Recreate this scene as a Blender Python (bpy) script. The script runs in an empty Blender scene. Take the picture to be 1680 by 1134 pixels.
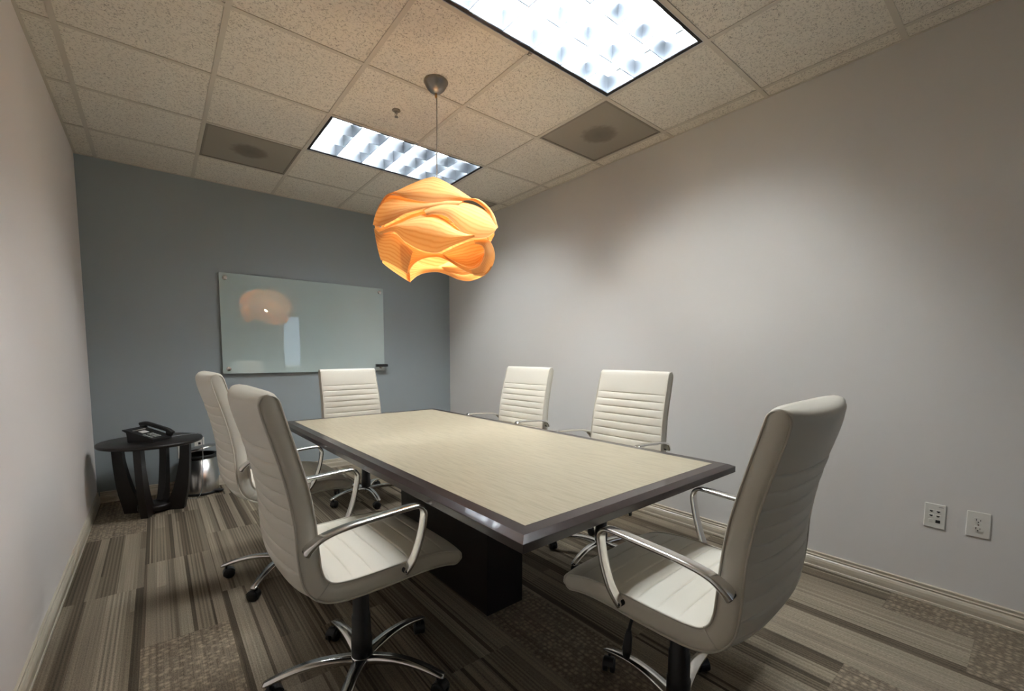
import bpy, bmesh, math, random
from mathutils import Vector, Matrix
random.seed(7)
SC = bpy.context.scene
COL = SC.collection
PI = math.pi
R = math.radians

# ------------------------------------------------------------------ room constants (metres)
W = 3.289          # room width (x)
YB = 4.745         # back wall (y)
YN = -1.95         # wall behind the photographer
H = 2.7155         # ceiling height
T = 0.6096         # ceiling grid module
XA = 0.1204        # first tee from the left wall
YR1 = 4.180        # grid row 1 (counted from the back wall)

def srgb(r, g, b):
    def f(c):
        c /= 255.0
        return c/12.92 if c <= 0.04045 else ((c+0.055)/1.055)**2.4
    return (f(r), f(g), f(b), 1.0)

# ------------------------------------------------------------------ materials
def mat(name, color=(0.8, 0.8, 0.8, 1), rough=0.5, metal=0.0, spec=0.5, coat=0.0, emit=None, es=0.0, ior=None):
    m = bpy.data.materials.new(name); m.use_nodes = True
    b = m.node_tree.nodes['Principled BSDF']
    b.inputs['Base Color'].default_value = color
    b.inputs['Roughness'].default_value = rough
    b.inputs['Metallic'].default_value = metal
    b.inputs['Specular IOR Level'].default_value = spec
    b.inputs['Coat Weight'].default_value = coat
    if ior: b.inputs['IOR'].default_value = ior
    if emit:
        b.inputs['Emission Color'].default_value = emit
        b.inputs['Emission Strength'].default_value = es
    return m

def N(m, typ, **kw):
    n = m.node_tree.nodes.new(typ)
    for k, v in kw.items():
        if k in n.inputs.keys():
            n.inputs[k].default_value = v
        else:
            setattr(n, k, v)
    return n
def LK(m, a, ao, b, bi):
    m.node_tree.links.new(a.outputs[ao], b.inputs[bi])
def BS(m): return m.node_tree.nodes['Principled BSDF']
def bump(m, src, out, strength, dist):
    bp = N(m, 'ShaderNodeBump'); bp.inputs['Strength'].default_value = strength; bp.inputs['Distance'].default_value = dist
    LK(m, src, out, bp, 'Height'); LK(m, bp, 'Normal', BS(m), 'Normal'); return bp
def ramp(m, stops, interp='LINEAR'):
    r = N(m, 'ShaderNodeValToRGB'); cr = r.color_ramp; cr.interpolation = interp
    while len(cr.elements) < len(stops): cr.elements.new(0.5)
    for e, (p, c) in zip(cr.elements, stops): e.position = p; e.color = c
    return r

def wall_mat(name, c):
    m = mat(name, c, 0.62, spec=0.3)
    tc = N(m, 'ShaderNodeTexCoord')
    n = N(m, 'ShaderNodeTexNoise'); n.inputs['Scale'].default_value = 210; n.inputs['Detail'].default_value = 2
    LK(m, tc, 'Object', n, 'Vector'); bump(m, n, 'Fac', 0.22, 0.0012)
    return m
M = {}
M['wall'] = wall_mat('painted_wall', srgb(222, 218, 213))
M['wall_l'] = wall_mat('brightened_left_wall', srgb(238, 230, 225))  # left wall's extra brightness put into a paler base colour
M['accent'] = wall_mat('accent_wall', srgb(158, 166, 168))
M['trim'] = mat('painted_trim', srgb(200, 189, 170), 0.3)
M['tee'] = mat('grid_tee', srgb(214, 204, 188), 0.5)

# acoustic tile: pale with small worm-like fissures
m = mat('ceiling_tile', srgb(214, 203, 186), 0.9, spec=0.1); M['tile'] = m
tc = N(m, 'ShaderNodeTexCoord')
nz = N(m, 'ShaderNodeTexNoise'); nz.inputs['Scale'].default_value = 60; nz.inputs['Detail'].default_value = 3
mp = N(m, 'ShaderNodeMapping'); mp.inputs['Scale'].default_value = (1, 1.5, 1)
LK(m, tc, 'Object', mp, 'Vector'); LK(m, mp, 'Vector', nz, 'Vector')
n1 = N(m, 'ShaderNodeTexNoise'); n1.inputs['Scale'].default_value = 62; n1.inputs['Detail'].default_value = 3; n1.inputs['Distortion'].default_value = 1.6
LK(m, mp, 'Vector', n1, 'Vector')
a = N(m, 'ShaderNodeMath', operation='SUBTRACT'); a.inputs[1].default_value = 0.5; LK(m, n1, 'Fac', a, 0)
b = N(m, 'ShaderNodeMath', operation='ABSOLUTE'); LK(m, a, 'Value', b, 0)
c = ramp(m, [(0.0, (1, 1, 1, 1)), (0.036, (0, 0, 0, 1))]); LK(m, b, 'Value', c, 'Fac')
n2 = N(m, 'ShaderNodeTexNoise'); n2.inputs['Scale'].default_value = 95; n2.inputs['Detail'].default_value = 1
LK(m, tc, 'Object', n2, 'Vector')
d = ramp(m, [(0.47, (0, 0, 0, 1)), (0.56, (1, 1, 1, 1))]); LK(m, n2, 'Fac', d, 'Fac')
e = N(m, 'ShaderNodeMath', operation='MULTIPLY'); LK(m, c, 'Color', e, 0); LK(m, d, 'Color', e, 1)
mx = N(m, 'ShaderNodeMix', data_type='RGBA'); mx.inputs[6].default_value = srgb(240, 232, 218); mx.inputs[7].default_value = srgb(122, 106, 86)
LK(m, e, 'Value', mx, 0); LK(m, mx, 2, BS(m), 'Base Color')
bp = bump(m, e, 'Value', 0.5, 0.002); bp.invert = True

# carpet, coloured by the plank stripes stored on the floor mesh
m = mat('striped_carpet', rough=0.95, spec=0.1); M['carpet'] = m
at = N(m, 'ShaderNodeAttribute'); at.attribute_name = 'stripe_tone'
rb = N(m, 'ShaderNodeAttribute'); rb.attribute_name = 'stripe_kind'     # r = ribbed, g = dotted
sp = N(m, 'ShaderNodeSeparateColor'); LK(m, rb, 'Color', sp, 'Color')
tc = N(m, 'ShaderNodeTexCoord'); sx = N(m, 'ShaderNodeSeparateXYZ'); LK(m, tc, 'Object', sx, 'Vector')
k = N(m, 'ShaderNodeMath', operation='MULTIPLY'); k.inputs[1].default_value = 2*PI/0.0155; LK(m, sx, 'X', k, 0)
s = N(m, 'ShaderNodeMath', operation='SINE'); LK(m, k, 'Value', s, 0)
s1 = N(m, 'ShaderNodeMath', operation='MULTIPLY_ADD'); s1.inputs[1].default_value = 0.24; s1.inputs[2].default_value = 0.0; LK(m, s, 'Value', s1, 0)
s2 = N(m, 'ShaderNodeMath', operation='MULTIPLY'); LK(m, s1, 'Value', s2, 0); LK(m, sp, 'Red', s2, 1)
vo = N(m, 'ShaderNodeTexVoronoi'); vo.inputs['Scale'].default_value = 46; vo.inputs['Randomness'].default_value = 0.55; LK(m, tc, 'Object', vo, 'Vector')
vr = N(m, 'ShaderNodeMapRange'); vr.inputs['From Min'].default_value = 0.15; vr.inputs['From Max'].default_value = 0.55
vr.inputs['To Min'].default_value = 0.32; vr.inputs['To Max'].default_value = -0.3; LK(m, vo, 'Distance', vr, 'Value')
v2 = N(m, 'ShaderNodeMath', operation='MULTIPLY'); LK(m, vr, 'Result', v2, 0); LK(m, sp, 'Green', v2, 1)
# yarn grain, elongated along the planks
mp = N(m, 'ShaderNodeMapping'); mp.inputs['Scale'].default_value = (330, 120, 1); LK(m, tc, 'Object', mp, 'Vector')
gn = N(m, 'ShaderNodeTexNoise'); gn.inputs['Scale'].default_value = 1.0; gn.inputs['Detail'].default_value = 2; LK(m, mp, 'Vector', gn, 'Vector')
g1 = N(m, 'ShaderNodeMapRange'); g1.inputs['From Min'].default_value = 0.25; g1.inputs['From Max'].default_value = 0.75
g1.inputs['To Min'].default_value = -0.3; g1.inputs['To Max'].default_value = 0.3; LK(m, gn, 'Fac', g1, 'Value')
mp2 = N(m, 'ShaderNodeMapping'); mp2.inputs['Scale'].default_value = (150, 1.2, 1); LK(m, tc, 'Object', mp2, 'Vector')
gn2 = N(m, 'ShaderNodeTexNoise'); gn2.inputs['Scale'].default_value = 1.0; gn2.inputs['Detail'].default_value = 1; LK(m, mp2, 'Vector', gn2, 'Vector')
g2 = N(m, 'ShaderNodeMapRange'); g2.inputs['From Min'].default_value = 0.25; g2.inputs['From Max'].default_value = 0.75
g2.inputs['To Min'].default_value = -0.22; g2.inputs['To Max'].default_value = 0.22; LK(m, gn2, 'Fac', g2, 'Value')
t = N(m, 'ShaderNodeMath', operation='ADD'); LK(m, s2, 'Value', t, 0); LK(m, v2, 'Value', t, 1)
t2 = N(m, 'ShaderNodeMath', operation='ADD'); LK(m, t, 'Value', t2, 0); LK(m, g1, 'Result', t2, 1)
t3 = N(m, 'ShaderNodeMath', operation='ADD'); LK(m, t2, 'Value', t3, 0); LK(m, g2, 'Result', t3, 1)
t4 = N(m, 'ShaderNodeMath', operation='ADD'); t4.inputs[1].default_value = 1.0; LK(m, t3, 'Value', t4, 0)
vm = N(m, 'ShaderNodeVectorMath', operation='SCALE'); LK(m, at, 'Color', vm, 0); LK(m, t4, 'Value', vm, 'Scale')
LK(m, vm, 'Vector', BS(m), 'Base Color'); bump(m, t3, 'Value', 0.5, 0.002)

# cream leather
m = mat('cream_leather', srgb(220, 214, 200), 0.42, spec=0.45); M['leather'] = m
tc = N(m, 'ShaderNodeTexCoord'); v = N(m, 'ShaderNodeTexVoronoi'); v.inputs['Scale'].default_value = 420; LK(m, tc, 'Object', v, 'Vector')
bump(m, v, 'Distance', 0.12, 0.0006)
M['piping'] = mat('leather_piping', srgb(205, 198, 184), 0.5)
M['chrome'] = mat('chrome', (0.80, 0.79, 0.77, 1), 0.19, 1.0)
M['blackp'] = mat('black_plastic', srgb(18, 18, 19), 0.42)
M['blackm'] = mat('matte_black_metal', srgb(14, 14, 15), 0.5)
M['rubber'] = mat('black_rubber', srgb(22, 22, 22), 0.65)

# espresso wood
def wood(name, c1, c2, rough, coat=0.0, axis_scale=(9, 1.2, 9), sc=6):
    m = mat(name, c1, rough, coat=coat); tc = N(m, 'ShaderNodeTexCoord')
    mp = N(m, 'ShaderNodeMapping'); mp.inputs['Scale'].default_value = axis_scale; LK(m, tc, 'Object', mp, 'Vector')
    n = N(m, 'ShaderNodeTexNoise'); n.inputs['Scale'].default_value = sc; n.inputs['Detail'].default_value = 6; n.inputs['Distortion'].default_value = 0.6
    LK(m, mp, 'Vector', n, 'Vector')
    r = ramp(m, [(0.3, c1), (0.7, c2)]); LK(m, n, 'Fac', r, 'Fac'); LK(m, r, 'Color', BS(m), 'Base Color')
    return m
M['espresso'] = wood('espresso_wood', srgb(32, 19, 19), srgb(44, 28, 27), 0.28, 0.3)
M['black_wood'] = wood('black_stained_wood', srgb(13, 8, 8), srgb(23, 15, 14), 0.4)
# pale straight-grained laminate, short dashes across the table length
m = mat('pale_laminate', rough=0.36, spec=0.45); M['laminate'] = m
tc = N(m, 'ShaderNodeTexCoord'); mp = N(m, 'ShaderNodeMapping'); mp.inputs['Scale'].default_value = (150, 6, 1); mp.inputs['Rotation'].default_value = (0, 0, R(90)); LK(m, tc, 'Object', mp, 'Vector')
mp.inputs['Rotation'].default_value = (0, 0, 0); mp.inputs['Scale'].default_value = (110, 9, 1)
n = N(m, 'ShaderNodeTexNoise'); n.inputs['Scale'].default_value = 1.0; n.inputs['Detail'].default_value = 3; LK(m, mp, 'Vector', n, 'Vector')
r = ramp(m, [(0.3, srgb(163, 152, 128)), (0.52, srgb(175, 164, 139)), (0.75, srgb(181, 170, 147))]); LK(m, n, 'Fac', r, 'Fac'); LK(m, r, 'Color', BS(m), 'Base Color')

# lamp veneer: thin wood that lets light through
m = bpy.data.materials.new('wood_veneer'); m.use_nodes = True; M['veneer'] = m
nt = m.node_tree; nt.nodes.clear()
out = N(m, 'ShaderNodeOutputMaterial'); tc = N(m, 'ShaderNodeTexCoord')
wv = N(m, 'ShaderNodeTexWave'); wv.wave_type = 'BANDS'; wv.bands_direction = 'Y'
wv.inputs['Scale'].default_value = 5.0; wv.inputs['Distortion'].default_value = 2.2; wv.inputs['Detail'].default_value = 2; wv.inputs['Detail Scale'].default_value = 1.2
LK(m, tc, 'UV', wv, 'Vector')
r = ramp(m, [(0.0, (0.95, 0.42, 0.09, 1)), (0.35, (0.98, 0.50, 0.13, 1)), (1.0, (1.0, 0.55, 0.16, 1))]); LK(m, wv, 'Fac', r, 'Fac')
tr = N(m, 'ShaderNodeBsdfTranslucent'); df = N(m, 'ShaderNodeBsdfDiffuse'); LK(m, r, 'Color', tr, 'Color')
r2_ = ramp(m, [(0.0, (0.80, 0.40, 0.14, 1)), (0.4, (0.88, 0.50, 0.20, 1)), (1.0, (0.9, 0.54, 0.23, 1))]); LK(m, wv, 'Fac', r2_, 'Fac'); LK(m, r2_, 'Color', df, 'Color')
mi = N(m, 'ShaderNodeMixShader'); mi.inputs['Fac'].default_value = 0.2; LK(m, df, 'BSDF', mi, 1); LK(m, tr, 'BSDF', mi, 2)
LK(m, mi, 'Shader', out, 'Surface')

M['veneer_edge'] = mat('pale_veneer_edge', srgb(255, 216, 160), 0.5)
M['nickel'] = mat('brushed_nickel', (0.36, 0.33, 0.30, 1), 0.32, 1.0)
M['steel'] = mat('brushed_steel', (0.62, 0.61, 0.59, 1), 0.26, 1.0)
M['bulb'] = mat('warm_bulb', (1, 1, 1, 1), 0.4, emit=(1.0, 0.78, 0.5, 1), es=54)
M['tube'] = mat('fluorescent_tube', (1, 1, 1, 1), 0.4, emit=(0.93, 0.98, 1.0, 1), es=66)
M['reflector'] = mat('white_reflector', srgb(236, 240, 244), 0.4)
M['louver'] = mat('louver_aluminium', (0.20, 0.215, 0.235, 1), 0.3, 1.0)
M['reveal'] = mat('dark_reveal', srgb(30, 22, 22), 0.6)
M['grille_back'] = mat('vent_backing', srgb(205, 195, 180), 0.8)
M['duct'] = mat('duct_throat', srgb(26, 23, 20), 0.8)
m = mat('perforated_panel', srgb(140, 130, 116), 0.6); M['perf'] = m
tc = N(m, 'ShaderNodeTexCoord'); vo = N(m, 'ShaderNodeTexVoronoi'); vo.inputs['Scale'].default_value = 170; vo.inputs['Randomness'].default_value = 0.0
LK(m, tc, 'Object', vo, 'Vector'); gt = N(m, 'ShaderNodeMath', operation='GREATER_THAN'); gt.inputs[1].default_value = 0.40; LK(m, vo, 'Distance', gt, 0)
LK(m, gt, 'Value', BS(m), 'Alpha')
ln = N(m, 'ShaderNodeVectorMath', operation='LENGTH'); LK(m, tc, 'Object', ln, 0)      # duct's darkness behind the holes, painted in as a round patch
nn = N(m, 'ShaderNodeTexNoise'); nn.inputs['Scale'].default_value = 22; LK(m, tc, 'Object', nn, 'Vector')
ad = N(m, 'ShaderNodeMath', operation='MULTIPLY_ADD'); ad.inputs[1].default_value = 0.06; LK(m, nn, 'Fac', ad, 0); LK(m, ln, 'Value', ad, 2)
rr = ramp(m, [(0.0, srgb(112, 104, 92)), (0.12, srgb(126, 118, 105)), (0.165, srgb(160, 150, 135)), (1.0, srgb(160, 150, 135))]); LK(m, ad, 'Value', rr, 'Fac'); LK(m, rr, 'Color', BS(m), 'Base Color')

m = mat('frosted_glass_board', srgb(190, 206, 203), 0.03, spec=0.0, coat=1.0); M['board'] = m
BS(m).inputs['Coat IOR'].default_value = 2.1; BS(m).inputs['Coat Roughness'].default_value = 0.0; BS(m).inputs['Roughness'].default_value = 0.5
M['glass_edge'] = mat('green_glass_edge', srgb(190, 212, 206), 0.15)
M['plate'] = mat('white_plate', srgb(226, 223, 214), 0.35)
M['slot'] = mat('dark_slot', srgb(20, 18, 16), 0.6)
M['paper'] = mat('paper_label', srgb(222, 222, 220), 0.6)
M['key'] = mat('grey_keys', srgb(150, 150, 146), 0.5)
M['greycord'] = mat('grey_cord', srgb(150, 150, 150), 0.4)
M['door'] = mat('door_wood', srgb(96, 60, 40), 0.4)
M['frame'] = mat('aluminium_frame', srgb(120, 120, 122), 0.4)
M['window'] = mat('lit_window', srgb(190, 205, 220), 0.3, emit=(0.62, 0.80, 1.0, 1), es=0.7)
M['pane'] = mat('clear_pane', (1, 1, 1, 1), 0.02)
M['eraser_felt'] = mat('grey_felt', srgb(96, 98, 100), 0.9)

# ------------------------------------------------------------------ mesh builder
class MB:
    def __init__(s): s.v = []; s.f = []; s.mi = []; s.sm = []
    def add(s, vs, fs, mi=0, smooth=False):
        o = len(s.v); s.v += [tuple(v) for v in vs]
        for f in fs: s.f.append(tuple(i+o for i in f)); s.mi.append(mi); s.sm.append(smooth)
    def box(s, x0, x1, y0, y1, z0, z1, mi=0, M4=None):
        vs = [Vector((x, y, z)) for x in (x0, x1) for y in (y0, y1) for z in (z0, z1)]
        if M4: vs = [M4 @ v for v in vs]
        s.add(vs, [(0, 1, 3, 2), (4, 6, 7, 5), (0, 4, 5, 1), (2, 3, 7, 6), (0, 2, 6, 4), (1, 5, 7, 3)], mi)
    def lathe(s, prof, cx=0, cy=0, n=32, mi=0, M4=None, smooth=True, cap=True):
        vs = []; fs = []
        for (r, z) in prof:
            for i in range(n):
                a = 2*PI*i/n; vs.append(Vector((cx+r*math.cos(a), cy+r*math.sin(a), z)))
        if M4: vs = [M4 @ v for v in vs]
        k = len(prof)
        for j in range(k-1):
            for i in range(n): fs.append((j*n+i, j*n+(i+1) % n, (j+1)*n+(i+1) % n, (j+1)*n+i))
        s.add(vs, fs, mi, smooth)
        if cap:
            o = len(s.v)-len(vs)
            if prof[0][0] > 1e-5: s.f.append(tuple(o+i for i in reversed(range(n)))); s.mi.append(mi); s.sm.append(False)
            if prof[-1][0] > 1e-5: s.f.append(tuple(o+(k-1)*n+i for i in range(n))); s.mi.append(mi); s.sm.append(False)
    def sweep(s, pts, sec, wide=None, mi=0, scale=None, smooth=True, closed_ends=True):
        """pts: 3D path; sec: list of (a,b) section; wide: fixed width axis (a), b is the normal."""
        pts = [Vector(p) for p in pts]; n = len(sec); vs = []; fs = []
        for i, p in enumerate(pts):
            t = (pts[min(i+1, len(pts)-1)]-pts[max(i-1, 0)]).normalized()
            if wide is not None: A = Vector(wide)
            else:
                A = Vector((0, 0, 1)).cross(t)
                if A.length < 1e-3: A = Vector((1, 0, 0))
            A = (A - t*A.dot(t)).normalized(); B = t.cross(A)
            k = scale[i] if scale else 1.0
            ka, kb = (k if isinstance(k, tuple) else (k, k))
            for (a, b) in sec: vs.append(p+A*a*ka+B*b*kb)
        for j in range(len(pts)-1):
            for i in range(n): fs.append((j*n+i, j*n+(i+1) % n, (j+1)*n+(i+1) % n, (j+1)*n+i))
        s.add(vs, fs, mi, smooth)
        if closed_ends:
            o = len(s.v)-len(vs); L = len(pts)-1
            s.f.append(tuple(o+i for i in reversed(range(n)))); s.mi.append(mi); s.sm.append(False)
            s.f.append(tuple(o+L*n+i for i in range(n))); s.mi.append(mi); s.sm.append(False)
    def prism(s, poly, z0, z1, mi=0, M4=None, smooth=False):
        n = len(poly); vs = [Vector((x, y, z0)) for x, y in poly]+[Vector((x, y, z1)) for x, y in poly]
        if M4: vs = [M4 @ v for v in vs]
        s.add(vs, [tuple(reversed(range(n))), tuple(range(n, 2*n))], mi)
        s.add(vs, [(i, (i+1) % n, n+(i+1) % n, n+i) for i in range(n)], mi, smooth)
    def build(s, name, mats, parent=None, bevel=0.0, seg=2, loc=None, weld=False, norm=True):
        me = bpy.data.meshes.new(name); me.from_pydata(s.v, [], s.f)
        for mm in (mats if isinstance(mats, (list, tuple)) else [mats]): me.materials.append(mm)
        for p, i, sm in zip(me.polygons, s.mi, s.sm): p.material_index = i; p.use_smooth = sm
        if weld or norm:
            bm = bmesh.new(); bm.from_mesh(me)
            if weld: bmesh.ops.remove_doubles(bm, verts=bm.verts, dist=1e-5)
            if norm: bmesh.ops.recalc_face_normals(bm, faces=bm.faces)
            bm.to_mesh(me); bm.free()
        o = bpy.data.objects.new(name, me); COL.objects.link(o)
        if parent: o.parent = parent
        if loc: o.location = loc
        if bevel:
            b = o.modifiers.new('bevel', 'BEVEL'); b.width = bevel; b.segments = seg; b.limit_method = 'ANGLE'; b.angle_limit = R(35)
        return o

def circle(r, n=12, rb=None): return [(r*math.cos(2*PI*i/n), (rb or r)*math.sin(2*PI*i/n)) for i in range(n)]
def rrect(w, h, r, n=4):
    p = []
    for cx, cy, a0 in ((w/2-r, h/2-r, 0), (-w/2+r, h/2-r, 90), (-w/2+r, -h/2+r, 180), (w/2-r, -h/2+r, 270)):
        for i in range(n+1):
            a = R(a0+90*i/n); p.append((cx+r*math.cos(a), cy+r*math.sin(a)))
    return p
def spline(pts, n=8):
    P = [Vector(p) for p in pts]; P = [2*P[0]-P[1]]+P+[2*P[-1]-P[-2]]; out = []
    for i in range(1, len(P)-2):
        for k in range(n):
            t = k/n; a, b, c, d = P[i-1], P[i], P[i+1], P[i+2]
            out.append(0.5*((2*b)+(c-a)*t+(2*a-5*b+4*c-d)*t*t+(3*b-a-3*c+d)*t*t*t))
    out.append(P[-2]); return out
def thing(name, label, cat, loc=(0, 0, 0), rz=0.0, group=None):
    o = bpy.data.objects.new(name, None); COL.objects.link(o); o.empty_display_size = 0.1
    o.location = loc; o.rotation_euler = (0, 0, rz); o['label'] = label; o['category'] = cat
    if group: o['group'] = group
    return o
def tag(o, label, cat, group=None):
    o['label'] = label; o['category'] = cat
    if group: o['group'] = group
    return o
def struct(o): o['kind'] = 'structure'; return o

# ================================================================== ROOM SHELL
random.seed(11)
# floor: 12x36 inch carpet planks, each with its own run of stripes
tones = [srgb(*c) for c in ((142, 131, 113), (134, 123, 106), (125, 113, 97), (114, 103, 87), (101, 91, 76), (88, 78, 65), (76, 67, 55))]
PW, PL = 0.305, 0.915
fv = []; ff = []; tone = []; kind = []
def quad(x0, x1, y0, y1, c, k):
    o = len(fv); fv.extend([(x0, y0, 0), (x1, y0, 0), (x1, y1, 0), (x0, y1, 0)]); ff.append((o, o+1, o+2, o+3)); tone.append(c); kind.append(k)
dotted = {(0, 1), (1, -1), (9, -1), (10, -1)}
ncol = int(W/PW)+1
for c in range(-1, ncol+1):
    x0 = 0.008+c*PW; x1 = x0+PW
    off = (2.87+0.305*c) % PL
    y = off-PL*4
    while y < YB:
        a0, a1 = max(x0, 0), min(x1, W); b0, b1 = max(y, YN), min(y+PL, YB)
        if a1 > a0 and b1 > b0:
            isdot = random.random() < 0.09
            if c == 0 and y > 3.6: isdot = True
            elif c == 1 and 1.2 < y < 1.6: isdot = True
            elif c == 9 and -1 < y < -0.5: isdot = True
            elif c == 10 and -0.7 < y < -0.3: isdot = True
            elif y > 0 and c < 4: isdot = False
            if isdot:
                quad(a0, a1, b0, b1, srgb(126, 113, 96), (0, 1, 0, 1))
            else:
                x = x0
                while x < x1-1e-4:
                    wd = random.choice([0.006, 0.009, 0.009, 0.012, 0.012, 0.016, 0.02, 0.026, 0.04, 0.055, 0.07])
                    if x+wd > x1-0.006: wd = x1-x
                    ti = random.choice([0, 1, 1, 2, 2, 3, 3, 4, 5, 6]) if wd < 0.04 else random.choice([1, 2, 3, 4, 5])
                    rib = 1.0 if (wd > 0.03 and ti >= 3) or random.random() < 0.12 else 0.0
                    # some stripes change tone part way along the plank
                    cut = b0+(b1-b0)*random.uniform(0.25, 0.8) if random.random() < 0.15 else None
                    c0, c1 = max(x, 0), min(x+wd, W)
                    if c1 > c0+1e-5:
                        if cut:
                            quad(c0, c1, b0, cut, tones[ti], (rib, 0, 0, 1)); quad(c0, c1, cut, b1, tones[max(0, min(6, ti+random.choice([-2, -1, 1, 2])))], (rib, 0, 0, 1))
                        else: quad(c0, c1, b0, b1, tones[ti], (rib, 0, 0, 1))
                    x += wd
        y += PL
me = bpy.data.meshes.new('floor'); me.from_pydata(fv, [], ff); me.materials.append(M['carpet'])
ca = me.color_attributes.new('stripe_tone', 'FLOAT_COLOR', 'CORNER'); cb = me.color_attributes.new('stripe_kind', 'FLOAT_COLOR', 'CORNER')
for i in range(len(ff)):
    for j in range(4): ca.data[i*4+j].color = tone[i]; cb.data[i*4+j].color = kind[i]
fo = bpy.data.objects.new('floor', me); COL.objects.link(fo); struct(fo)
mb = MB(); mb.box(-0.12, W+0.12, YN-0.12, YB+0.12, -0.12, -0.002); struct(mb.build('floor_slab', M['grille_back']))

# walls
wt = 0.12
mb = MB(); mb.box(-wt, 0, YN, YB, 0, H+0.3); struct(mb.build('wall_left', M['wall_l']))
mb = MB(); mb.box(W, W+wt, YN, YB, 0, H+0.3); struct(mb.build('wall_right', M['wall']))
mb = MB(); mb.box(-wt, W+wt, YB, YB+wt, 0, H+0.3); struct(mb.build('wall_back', M['accent']))
# wall behind the photographer, with a door and a lit side window at its right end
DX0, DX1, DZ = 1.55, 2.45, 2.1
WX0, WX1, WZ0, WZ1 = 2.78, 3.14, 0.12, 2.1
mb = MB()
mb.box(-wt, DX0, YN-wt, YN, 0, H+0.3); mb.box(DX0, DX1, YN-wt, YN, DZ, H+0.3); mb.box(DX1, WX0, YN-wt, YN, 0, H+0.3)
mb.box(WX0, WX1, YN-wt, YN, 0, WZ0); mb.box(WX0, WX1, YN-wt, YN, WZ1, H+0.3); mb.box(WX1, W+wt, YN-wt, YN, 0, H+0.3)
struct(mb.build('wall_near', M['wall']))
mb = MB(); mb.box(DX0+0.003, DX1-0.003, YN-0.07, YN-0.03, 0.005, DZ-0.003); do = struct(mb.build('door_1', M['door']))
mb = MB(); mb.lathe([(0.012, 0), (0.012, 0.05)], n=16, M4=Matrix.Translation((DX1-0.07, YN-0.03, 1.0)) @ Matrix.Rotation(R(-90), 4, 'X'))
mb.box(DX1-0.18, DX1-0.06, YN+0.015, YN+0.03, 0.99, 1.01); mb.build('door_handle', M['nickel'], do)
mb = MB()
for (a, b, c, d) in ((WX0-0.04, WX0, WZ0-0.04, WZ1+0.04), (WX1, WX1+0.04, WZ0-0.04, WZ1+0.04), (WX0, WX1, WZ0-0.04, WZ0), (WX0, WX1, WZ1, WZ1+0.04)):
    mb.box(a, b, YN-0.05, YN+0.012, c, d)
wo = struct(mb.build('window_1', M['frame'])); mb = MB(); mb.box(WX0, WX1, YN-0.06, YN-0.05, WZ0, WZ1); mb.build('pane', M['window'], wo)

# baseboards: moulded profile (outward d, height z)
prof = [(0, 0), (0.017, 0), (0.017, 0.010), (0.0145, 0.012), (0.0165, 0.03), (0.016, 0.045), (0.012, 0.056), (0.006, 0.062), (0.010, 0.064), (0.011, 0.069), (0.006, 0.072), (0.0045, 0.078), (0.008, 0.081), (0.008, 0.087), (0, 0.090)]
def baseboard(name, p0, p1, nrm):
    mb = MB(); vs = []; n = len(prof)
    for p in (p0, p1):
        for d, z in prof: vs.append((p[0]+nrm[0]*d, p[1]+nrm[1]*d, z))
    mb.add(vs, [(i, (i+1) % n, n+(i+1) % n, n+i) for i in range(n)]+[tuple(range(n)), tuple(range(n, 2*n))])
    return struct(mb.build(name, M['trim']))
baseboard('baseboard_left', (0, YN), (0, YB), (1, 0)); baseboard('baseboard_right', (W, YN), (W, YB), (-1, 0))
baseboard('baseboard_back', (0.016, YB), (W-0.016, YB), (0, -1)); baseboard('baseboard_near', (0.016, YN), (DX0-0.05, YN), (0, 1))

# ---- ceiling: lay-in tiles over a tee grid
gx = [XA+i*T for i in range(6)]                       # tees A..F
gy = [YR1-i*T for i in range(0, 11)]                  # rows r1..
xs = [0.0]+gx+[W]; ys = sorted([YN, YB]+[y for y in gy if y > YN])
light_cells = {}; vent_cells = []
def cell(col, r_far):    # col index (A-B = 0 ...), r_far = row number of the far (larger y) line
    return gx[col], gx[col+1], YR1-(r_far)*T, YR1-(r_far-1)*T
LIGHTS = [(gx[2], gx[4], YR1-2*T, YR1-1*T), (gx[2], gx[4], YR1-5*T, YR1-4*T)]
VENTS = [(gx[1], gx[2], YR1-1*T, YR1), (gx[4], gx[5], YR1-4*T, YR1-3*T), (gx[4], gx[5], YR1-1*T, YR1)]
def blocked(cx, cy):
    return any(a < cx < b and c < cy < d for (a, b, c, d) in LIGHTS+VENTS)
mb = MB(); g = 0.0035
for i in range(len(xs)-1):
    for j in range(len(ys)-1):
        x0, x1, y0, y1 = xs[i], xs[i+1], ys[j], ys[j+1]
        if blocked((x0+x1)/2, (y0+y1)/2): continue
        mb.box(x0+g, x1-g, y0+g, y1-g, H+0.004, H+0.018)
struct(mb.build('ceiling', M['tile']))
# tees
mb = MB(); tw = 0.012
for x in gx:
    y = YN
    for (l0, l1, c, d) in sorted([l for l in LIGHTS if l[0]+0.1 < x < l[1]-0.1], key=lambda l: l[2]):
        mb.box(x-tw, x+tw, y, c-tw, H, H+0.003); y = d+tw
    mb.box(x-tw, x+tw, y, YB, H, H+0.003)
for y in ys[1:-1]:
    for i in range(len(xs)-1):
        a = xs[i]+(tw if i > 0 else 0); b = xs[i+1]-(tw if i < len(xs)-2 else 0)
        if any(l0-0.01 < (a+b)/2 < l1+0.01 and c+0.05 < y < d-0.05 for (l0, l1, c, d) in LIGHTS): continue
        mb.box(a, b, y-tw, y+tw, H, H+0.003)
o = struct(mb.build('trim_1', M['tee']))
mb = MB()
for (x0, x1, y0, y1) in ((0, 0.014, YN, YB), (W-0.014, W, YN, YB), (0.014, W-0.014, YB-0.014, YB), (0.014, W-0.014, YN, YN+0.014)):
    mb.box(x0, x1, y0, y1, H+0.0005, H+0.0035)
struct(mb.build('trim_2', M['tee']))

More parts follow.
